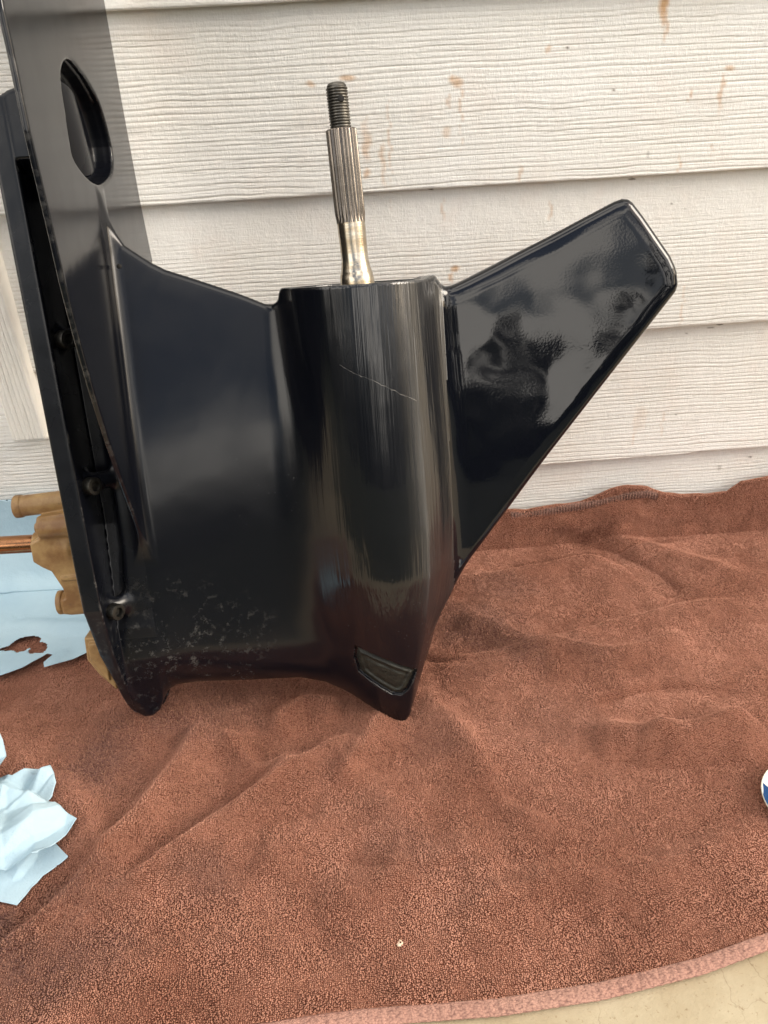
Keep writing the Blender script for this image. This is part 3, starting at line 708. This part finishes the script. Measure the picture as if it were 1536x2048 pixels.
# splined length
K = 24; n = K*10; zz = [.1130, .1122, .1110, .060, .052, .048, .0455]; dep = [.6, 1, 1, 1, .75, .35, 0]
a = np.linspace(0, 2*pi, n, endpoint=False); tooth = np.clip(.5+1.6*np.cos(a*K), 0, 1)
rows = [np.stack([.0070*np.cos(a), .0070*np.sin(a), np.full(n, .1130)], -1)]
for q, (z_, d_) in enumerate(zip(zz, dep)):
    ro = .0119 if q > 0 else .0108
    ro = ro-(.0006 if z_ < .05 else 0); r = ro-.0016*d_*(1-tooth)
    rows.append(np.stack([r*np.cos(a), r*np.sin(a), np.full(n, z_)], -1))
link("spline", grid_mesh("spline", np.array(rows), True, wrap=True), M_spline, shaft)
lathe("shaft_journal", [(.0111, .0458), (.0112, .040), (.0109, .030), (.0109, .018), (.0115, .013), (.0124, .009), (.0128, .0075), (.0131, .0070), (.0138, .002), (.0142, -.03)], M_steel, shaft, None, 64)
m_dark, nt_, b_ = mat_new("hole_shade"); b_.inputs['Base Color'].default_value = (.01, .009, .008, 1); b_.inputs['Roughness'].default_value = .8  # dark discs painted as the shade inside the holes
hole = lathe("cotter_hole_disc", [(0, .0004), (.0020, .0005), (.0024, .0003), (.0026, -.0010)], m_dark, shaft, Matrix.Translation((.0024, .0, .1325)) @ Matrix.Rotation(-pi/2+.0, 4, 'X') @ Matrix.Translation((0, 0, 0)), 20)
# the dark disc drawn as the hole faces the camera: shaft x = right, -y = towards the camera
hole.matrix_local = Matrix.Translation((.0022, 0, .1325)) @ Matrix.Rotation(pi/2, 4, 'X') @ Matrix.Translation((0, 0, .0082))

# small things on the casting
def surf(u, v):
    U_ = np.atleast_1d(np.asarray(u, np.float32)); V_ = np.atleast_1d(np.asarray(v, np.float32)); sh = U_.shape
    U_ = U_.ravel(); V_ = V_.ravel(); f = gear_sdf(U_, V_); w = np.full(U_.shape, .075, np.float32)
    for _ in range(60):
        d = f(w); w = np.where((d < .0002) | (w < -.02), w, w-np.maximum(d*.8, .0003)).astype(np.float32)
    return w.reshape(sh) if len(w) > 1 else float(w[0])
for (u, v, r) in ((-.1984+.004, .4244, .0021),):
    w = surf(u, v); lathe("drain_hole_disc", [(0, .0005), (r*.8, .0006), (r, -.001)], m_dark, case, Matrix.Translation((u, v, w)), 20)
# water intake cover set in the near side of the nose
M_cover, ntc, bc = mat_new("grimy_green_plastic"); vc = coords(ntc)
ntc.links.new(mix(ntc, ramp(ntc, noise(ntc, vc, 160, 4, .7), [(.4, 0), (.7, 1)]), (.007, .008, .006), (.026, .027, .020)), bc.inputs['Base Color'])
bc.inputs['Roughness'].default_value = .5; ntc.links.new(bump(ntc, noise(ntc, vc, 240, 4, .7), .0012), bc.inputs['Normal'])
def conform(name, poly, off, mat, parent, thick=.0012, step=.0016, rim=None):
    pl = np.array(poly); lo, hi = pl.min(0), pl.max(0)
    us = np.arange(lo[0], hi[0]+step, step); vs = np.arange(lo[1], hi[1]+step, step)
    Ug, Vg = np.meshgrid(us, vs); W_ = surf(Ug, Vg)
    k = np.array([1, 2, 1])/4.
    d = seg_poly(Ug.astype(np.float32), Vg.astype(np.float32), pl)
    # pull the outside ring on to the outline
    H = off(d) if callable(off) else off
    Pp = np.stack([Ug, Vg, W_+H], -1)
    cm = (d[:-1, :-1] < step*.6) & (d[1:, 1:] < step*.6) & (d[:-1, 1:] < step*.6) & (d[1:, :-1] < step*.6)
    e = 5e-4; gx = (seg_poly((Ug+e).astype(np.float32), Vg.astype(np.float32), pl)-d)/e; gy = (seg_poly(Ug.astype(np.float32), (Vg+e).astype(np.float32), pl)-d)/e
    out = np.maximum(d, 0); Pp[..., 0] -= gx*out; Pp[..., 1] -= gy*out
    me, _ = grid_mesh(name, Pp, True, cm); o = link(name, me, mat, parent)
    md = o.modifiers.new("thick", 'SOLIDIFY'); md.thickness = thick; md.offset = -1
    return o
cov = conform("water_intake_cover", [(a+(-.009-a)*.07, b+(.067-b)*.07) for a, b in INT], lambda d: .0003+.0016*np.clip((-d-.0018)/.0006, 0, 1)-.0012*np.clip((-d-.0042)/.0006, 0, 1)+.0007*np.clip((-d-.0072)/.0006, 0, 1), M_cover, case, .0016, .0008)
w = surf(-.0104, .0697); lathe("screw", [(0, .0003), (.0012, .0004), (.0026, .0012), (.0029, .0003)], M_bolt, cov, Matrix.Translation((-.0104, .0697, w+.0004)), 20)

# water pump body behind the flange and the drive shaft -----------------
M_tan, ntt, bt = mat_new("stained_tan_plastic"); vt = coords(ntt)
ct = mix(ntt, ramp(ntt, noise(ntt, vt, 38, 5, .65), [(.35, 0), (.65, 1)]), (.40, .255, .105), (.21, .105, .038))
ct = mix(ntt, ramp(ntt, noise(ntt, vt, 160, 3, .7), [(.62, 0), (.75, .6)]), ct, (.10, .07, .045))
ntt.links.new(ct, bt.inputs['Base Color']); bt.inputs['Roughness'].default_value = .42
ntt.links.new(bump(ntt, noise(ntt, vt, 150, 4, .6), .0006), bt.inputs['Normal'])
BLK = [(-.245,.236),(-.290,.231),(-.2905,.214),(-.300,.209),(-.3005,.192),(-.2935,.186),(-.287,.182),(-.2805,.166),(-.280,.158),(-.284,.156),(-.2845,.142),(-.277,.1405),(-.245,.1405)]
def pump_sdf(u, v):
    db = seg_poly(u, v, BLK)
    lowp = seg_poly(u, v, [(-.2675,.122),(-.2685,.101),(-.2600,.085),(-.2475,.0690),(-.246,.122)])
    def ev(w):
        blk = smax(db+.001, np.abs(w)-.022, .0025)-.0005
        rt = np.sqrt((v-.2385-.05*(u+.28))**2+(w-.004)**2)
        tube = smax(smax(rt-.0090, -(u+.3125), .0012), u+.25, .002)
        lip = smax(rt-.0098, np.abs(u+.3090)-.0030, .0008); tube = smin(tube, lip, .0008)
        tube = smax(tube, -smax(rt-.0066, u+.300, .001), .0008)
        r2 = np.sqrt((v-.2015)**2+(w-.004)**2)
        boss = smax(r2-.0170-.25*(u+.283), np.abs(u+.281)-.0130, .0035)
        col = smax(r2-.0115, np.abs(u+.2955)-.0065, .0012)
        knob = smax(np.sqrt((v-.2215)**2+(w-.020)**2)-.0092, np.abs(u+.268)-.0215, .0015)
        kn2 = smax(np.sqrt((v-.2215)**2+(w-.020)**2)-.0045, np.abs(u+.268)-.0245, .0008)
        foot = smax(smax(np.sqrt((v-.150)**2+(w-.012)**2)-.0088, -(u+.2850), .0012), u+.25, .002)
        fw_ = smax(np.sqrt((v-.150)**2+(w-.012)**2)-.0105, np.abs(u+.2870)-.0022, .0007)
        rib = smax(np.abs(v-.176)-.0022, np.maximum(np.abs(w)-.0245, np.abs(u+.262)-.0175), .0012)
        b = smin(smin(blk, tube, .0025), boss, .0025); b = smin(b, col, .0015); b = smin(b, knob, .002); b = smin(b, kn2, .001); b = smin(b, foot, .002); b = smin(b, fw_, .001); b = smin(b, rib, .001)
        low = smax(lowp, np.abs(w)-.030, .002)
        stp = smax(lowp+.004, np.abs(w)-.034, .0015)
        return smin(smin(b, low, .002), stp, .001)
    return ev
P2, Q2, N2 = surface_nets(pump_sdf, (-.322, .058, -.04), (-.240, .262, .04), .0011)
pump = link("water_pump_housing", mesh_np("water_pump_housing", P2, Q2, True, N2), M_tan, case)
DM = Matrix.Translation((-.28, .2025, .004)) @ Matrix.Rotation(radians(-1.5), 4, 'Z') @ Matrix.Rotation(-pi/2, 4, 'Y')
lathe("drive_shaft", [(0, .5), (.0078, .5), (.0078, .02), (.0079, 0), (.0072, -.005)], M_copper, case, DM, 40)

# ------------------------------------------------------------------ blue paper
M_blue, ntb, bb = mat_new("blue_shop_paper"); vb = coords(ntb)
cb = mix(ntb, ramp(ntb, noise(ntb, vb, 9, 4, .6), [(.35, 0), (.7, 1)]), (.38, .53, .63), (.48, .63, .71))
ntb.links.new(cb, bb.inputs['Base Color']); bb.inputs['Roughness'].default_value = .8; bb.inputs['Specular IOR Level'].default_value = .2
w1 = N_(ntb, "TexWave", Scale=420); ntb.links.new(vb, w1.inputs['Vector'])
nb = bump(ntb, noise(ntb, vb, 700, 2, .6), .00025); ntb.links.new(bump(ntb, noise(ntb, vb, 60, 4, .6), .0012, 1, nb), bb.inputs['Normal'])
def towel_z(x, y):
    return fold_field(x, y)
def sheet(name, poly, holes, zf, mat, label, step=.0014, rough=.0012, pos=None):
    if pos is None: step = .0011
    pl = np.array(poly); lo, hi = pl.min(0)-.004, pl.max(0)+.004
    xs = np.arange(lo[0], hi[0], step); ys = np.arange(lo[1], hi[1], step); X, Y = np.meshgrid(xs, ys)
    tear = rough*fbm(X*300, Y*300, 5, 3)
    f = lambda A, B: seg_poly(A.astype(np.float32), B.astype(np.float32), pl)
    d = f(X, Y)
    for h in holes: d = np.maximum(d, -seg_poly(X.astype(np.float32), Y.astype(np.float32), h)+2*tear)
    cm = (d[:-1, :-1] < step*.5) & (d[1:, 1:] < step*.5) & (d[:-1, 1:] < step*.5) & (d[1:, :-1] < step*.5)
    # the outline is cut clean: border vertices slide on to it
    e = 2e-4; gx = (f(X+e, Y)-f(X-e, Y))/(2*e); gy = (f(X, Y+e)-f(X, Y-e))/(2*e); o_ = np.clip(f(X, Y), 0, step)
    near = np.abs(f(X, Y)) < step*.9; o_ = np.where(near, f(X, Y), 0); X = X-gx*o_; Y = Y-gy*o_
    Pp = pos(X, Y) if pos else np.stack([X, Y, zf(X, Y)], -1)
    me, _ = grid_mesh(name, Pp, True, cm); o = link(name, me, mat); md = o.modifiers.new("thick", 'SOLIDIFY'); md.thickness = .0003; md.offset = 1
    return tag(o, label, "paper towel")
def posA(X, Y):
    # Y <= -.034 lies on the towel; above that it runs up the siding
    f = np.minimum(Y, -.036); over = np.clip(Y+.036, 0, 1)
    Z = np.maximum(towel_z(X, f), .004)+.0075+.004*np.abs(fbm(X*9+2, Y*13, 31, 3))+over
    Z = Z+.006*np.exp(-((Y+.12+.55*(X+.31)*.4)/.012)**2)*np.clip((X+.42)*12, 0, 1)
    curl = np.exp(-((Y+.185)/.02)**2)*.006; Z = Z+curl*(.5+vn(X*30, Y*10, 3))
    Yy = f+np.clip(over/.05, 0, 1)*.020-.008*np.exp(-(over/.01)**2)*(over > 0)
    return np.stack([X, Yy, Z], -1)
A = [(-.56,.078),(-.40,.078),(-.30,.074),(-.24,.06),(-.235,-.10),(-.262,-.135),(-.275,-.158),(-.287,-.163),(-.302,-.174),(-.318,-.183),(-.329,-.1885),(-.332,-.180),(-.327,-.166),(-.334,-.163),(-.342,-.176),(-.352,-.187),(-.370,-.194),(-.40,-.200),(-.56,-.205)]
hA = [(-.400,-.150),(-.386,-.146),(-.378,-.136),(-.371,-.130),(-.356,-.129),(-.350,-.134),(-.347,-.142),(-.339,-.148),(-.337,-.157),(-.346,-.163),(-.353,-.161),(-.356,-.151),(-.363,-.160),(-.372,-.153),(-.385,-.151)]
sheet("blue_paper", A, [hA], None, M_blue, "flat pale blue paper towel with a torn hole, under the copper shaft", pos=posA)
# a crumpled one: layered, creased leaves
def creased(seed, cx, cy, base, tilt, amp):
    r = np.random.default_rng(seed); dirs = [(cos(a), sin(a), r.uniform(18, 42), r.uniform(0, 1), r.uniform(.5, 1)) for a in r.uniform(0, pi, 4)]
    def z(X, Y):
        Z = base+tilt[0]*(X-cx)+tilt[1]*(Y-cy)
        for (a, b, f, p, q) in dirs:
            t = (a*(X-cx)+b*(Y-cy)+.004*fbm(X*30, Y*30, seed, 2))*f+p; Z = Z+amp*q*(np.abs((t % 1)-.5)-.25)
        return Z+.0012*fbm(X*60, Y*60, seed+3, 3)
    return z
crs = empty("crumpled_blue_paper", Matrix.Identity(4)); tag(crs, "crumpled pale blue paper towel with pointed corners lying on the brown towel at lower left", "paper towel")
LAY = [([(-.40,-.47),(-.292,-.4455),(-.274,-.452),(-.262,-.428),(-.245,-.415),(-.30,-.36),(-.36,-.37)], .010, (.0, .0), .011, 1),
 ([(-.36,-.33),(-.312,-.335),(-.292,-.320),(-.286,-.321),(-.276,-.336),(-.271,-.347),(-.272,-.360),(-.30,-.385),(-.35,-.38)], .020, (-.15, .10), .018, 2),
 ([(-.31,-.355),(-.268,-.368),(-.244,-.385),(-.251,-.405),(-.262,-.424),(-.285,-.428),(-.305,-.430),(-.315,-.40)], .030, (-.22, .0), .018, 3),
 ([(-.42,-.28),(-.345,-.290),(-.326,-.306),(-.318,-.318),(-.314,-.330),(-.311,-.352),(-.325,-.385),(-.36,-.41),(-.42,-.42)], .040, (.2, .15), .026, 4),
 ([(-.40,-.36),(-.330,-.365),(-.303,-.385),(-.296,-.405),(-.302,-.428),(-.33,-.42),(-.40,-.40)], .046, (.1, -.3), .016, 5)]
for poly, base, tl, am, sd_ in LAY:
    cx, cy = np.mean(poly, 0); zc = creased(sd_*7, cx, cy, base, tl, am)
    o = sheet("paper_leaf", poly, [], lambda X, Y, zc=zc: np.maximum(zc(X, Y), towel_z(X, Y)+.0048+.0006*sd_), M_blue, None, .0013, .0)
    del o["category"]; o.parent = crs
# ------------------------------------------------------------------ round tin at the right edge, crumbs
tin = empty("round_tin", Matrix.Translation((.3600, -.431, .008))); tag(tin, "round blue and white tin with a cream rim on the towel", "tin")
m_rim, _, b1 = mat_new("cream_rim"); b1.inputs['Base Color'].default_value = (.62, .62, .52, 1); b1.inputs['Roughness'].default_value = .3; b1.inputs['Metallic'].default_value = .3
m_lab, ntl, b2 = mat_new("blue_label"); vl = coords(ntl)
sx = nt_ = ntl.nodes.new("ShaderNodeSeparateXYZ"); ntl.links.new(vl, sx.inputs[0])
wv = math_(ntl, 'ADD', sx.outputs[1], math_(ntl, 'MULTIPLY', math_(ntl, 'ABSOLUTE', math_(ntl, 'SINE', math_(ntl, 'MULTIPLY', sx.outputs[0], 190.))), .013))
ntl.links.new(mix(ntl, math_(ntl, 'GREATER_THAN', wv, .022), (.004, .05, .17), (.72, .74, .72)), b2.inputs['Base Color']); b2.inputs['Roughness'].default_value = .25
lathe("tin_body", [(.034, -.008), (.0385, .003), (.0405, .0045), (.0409, .0054), (.0408, .0062), (.0405, .0065), (.0402, .0062), (.0400, .0057)], m_rim, tin, None, 90)
lathe("tin_label", [(.0402, .0057), (.036, .0058), (0, .0058)], m_lab, tin, None, 90)
def crumb(name, x, y, z, s, col, label, seed):
    r = np.random.default_rng(seed); n = 9; rows = []
    for k, (zz_, q) in enumerate([(0, .5), (.3, 1), (.7, .8), (1, .3)]):
        a_ = np.linspace(0, 2*pi, n, endpoint=False); rr = q*(1+.45*r.uniform(-1, 1, n))
        rows.append(np.stack([s[0]*rr*np.cos(a_), s[1]*rr*np.sin(a_), np.full(n, zz_*s[2])], -1))
    m_, _, b_ = mat_new(name); b_.inputs['Base Color'].default_value = (*col, 1); b_.inputs['Roughness'].default_value = .8
    o = link(name, grid_mesh(name, np.array(rows), True, wrap=True), m_); o.location = (x, y, float(fold_field(np.array([x]), np.array([y]))[0])+z); o.rotation_euler = (0, 0, .5)
    tag(o, label, "debris")
crumb("wood_chip", .012, -.508, .0015, (.0030, .0024, .002), (.80, .62, .46), "tiny pale chip lying on the brown towel near its front hem", 1)
crumb("leaf_scrap", .136, -.514, .0015, (.0050, .0014, .0012), (.09, .10, .085), "tiny dark green leaf scrap on the brown towel, right of the pale chip", 2)
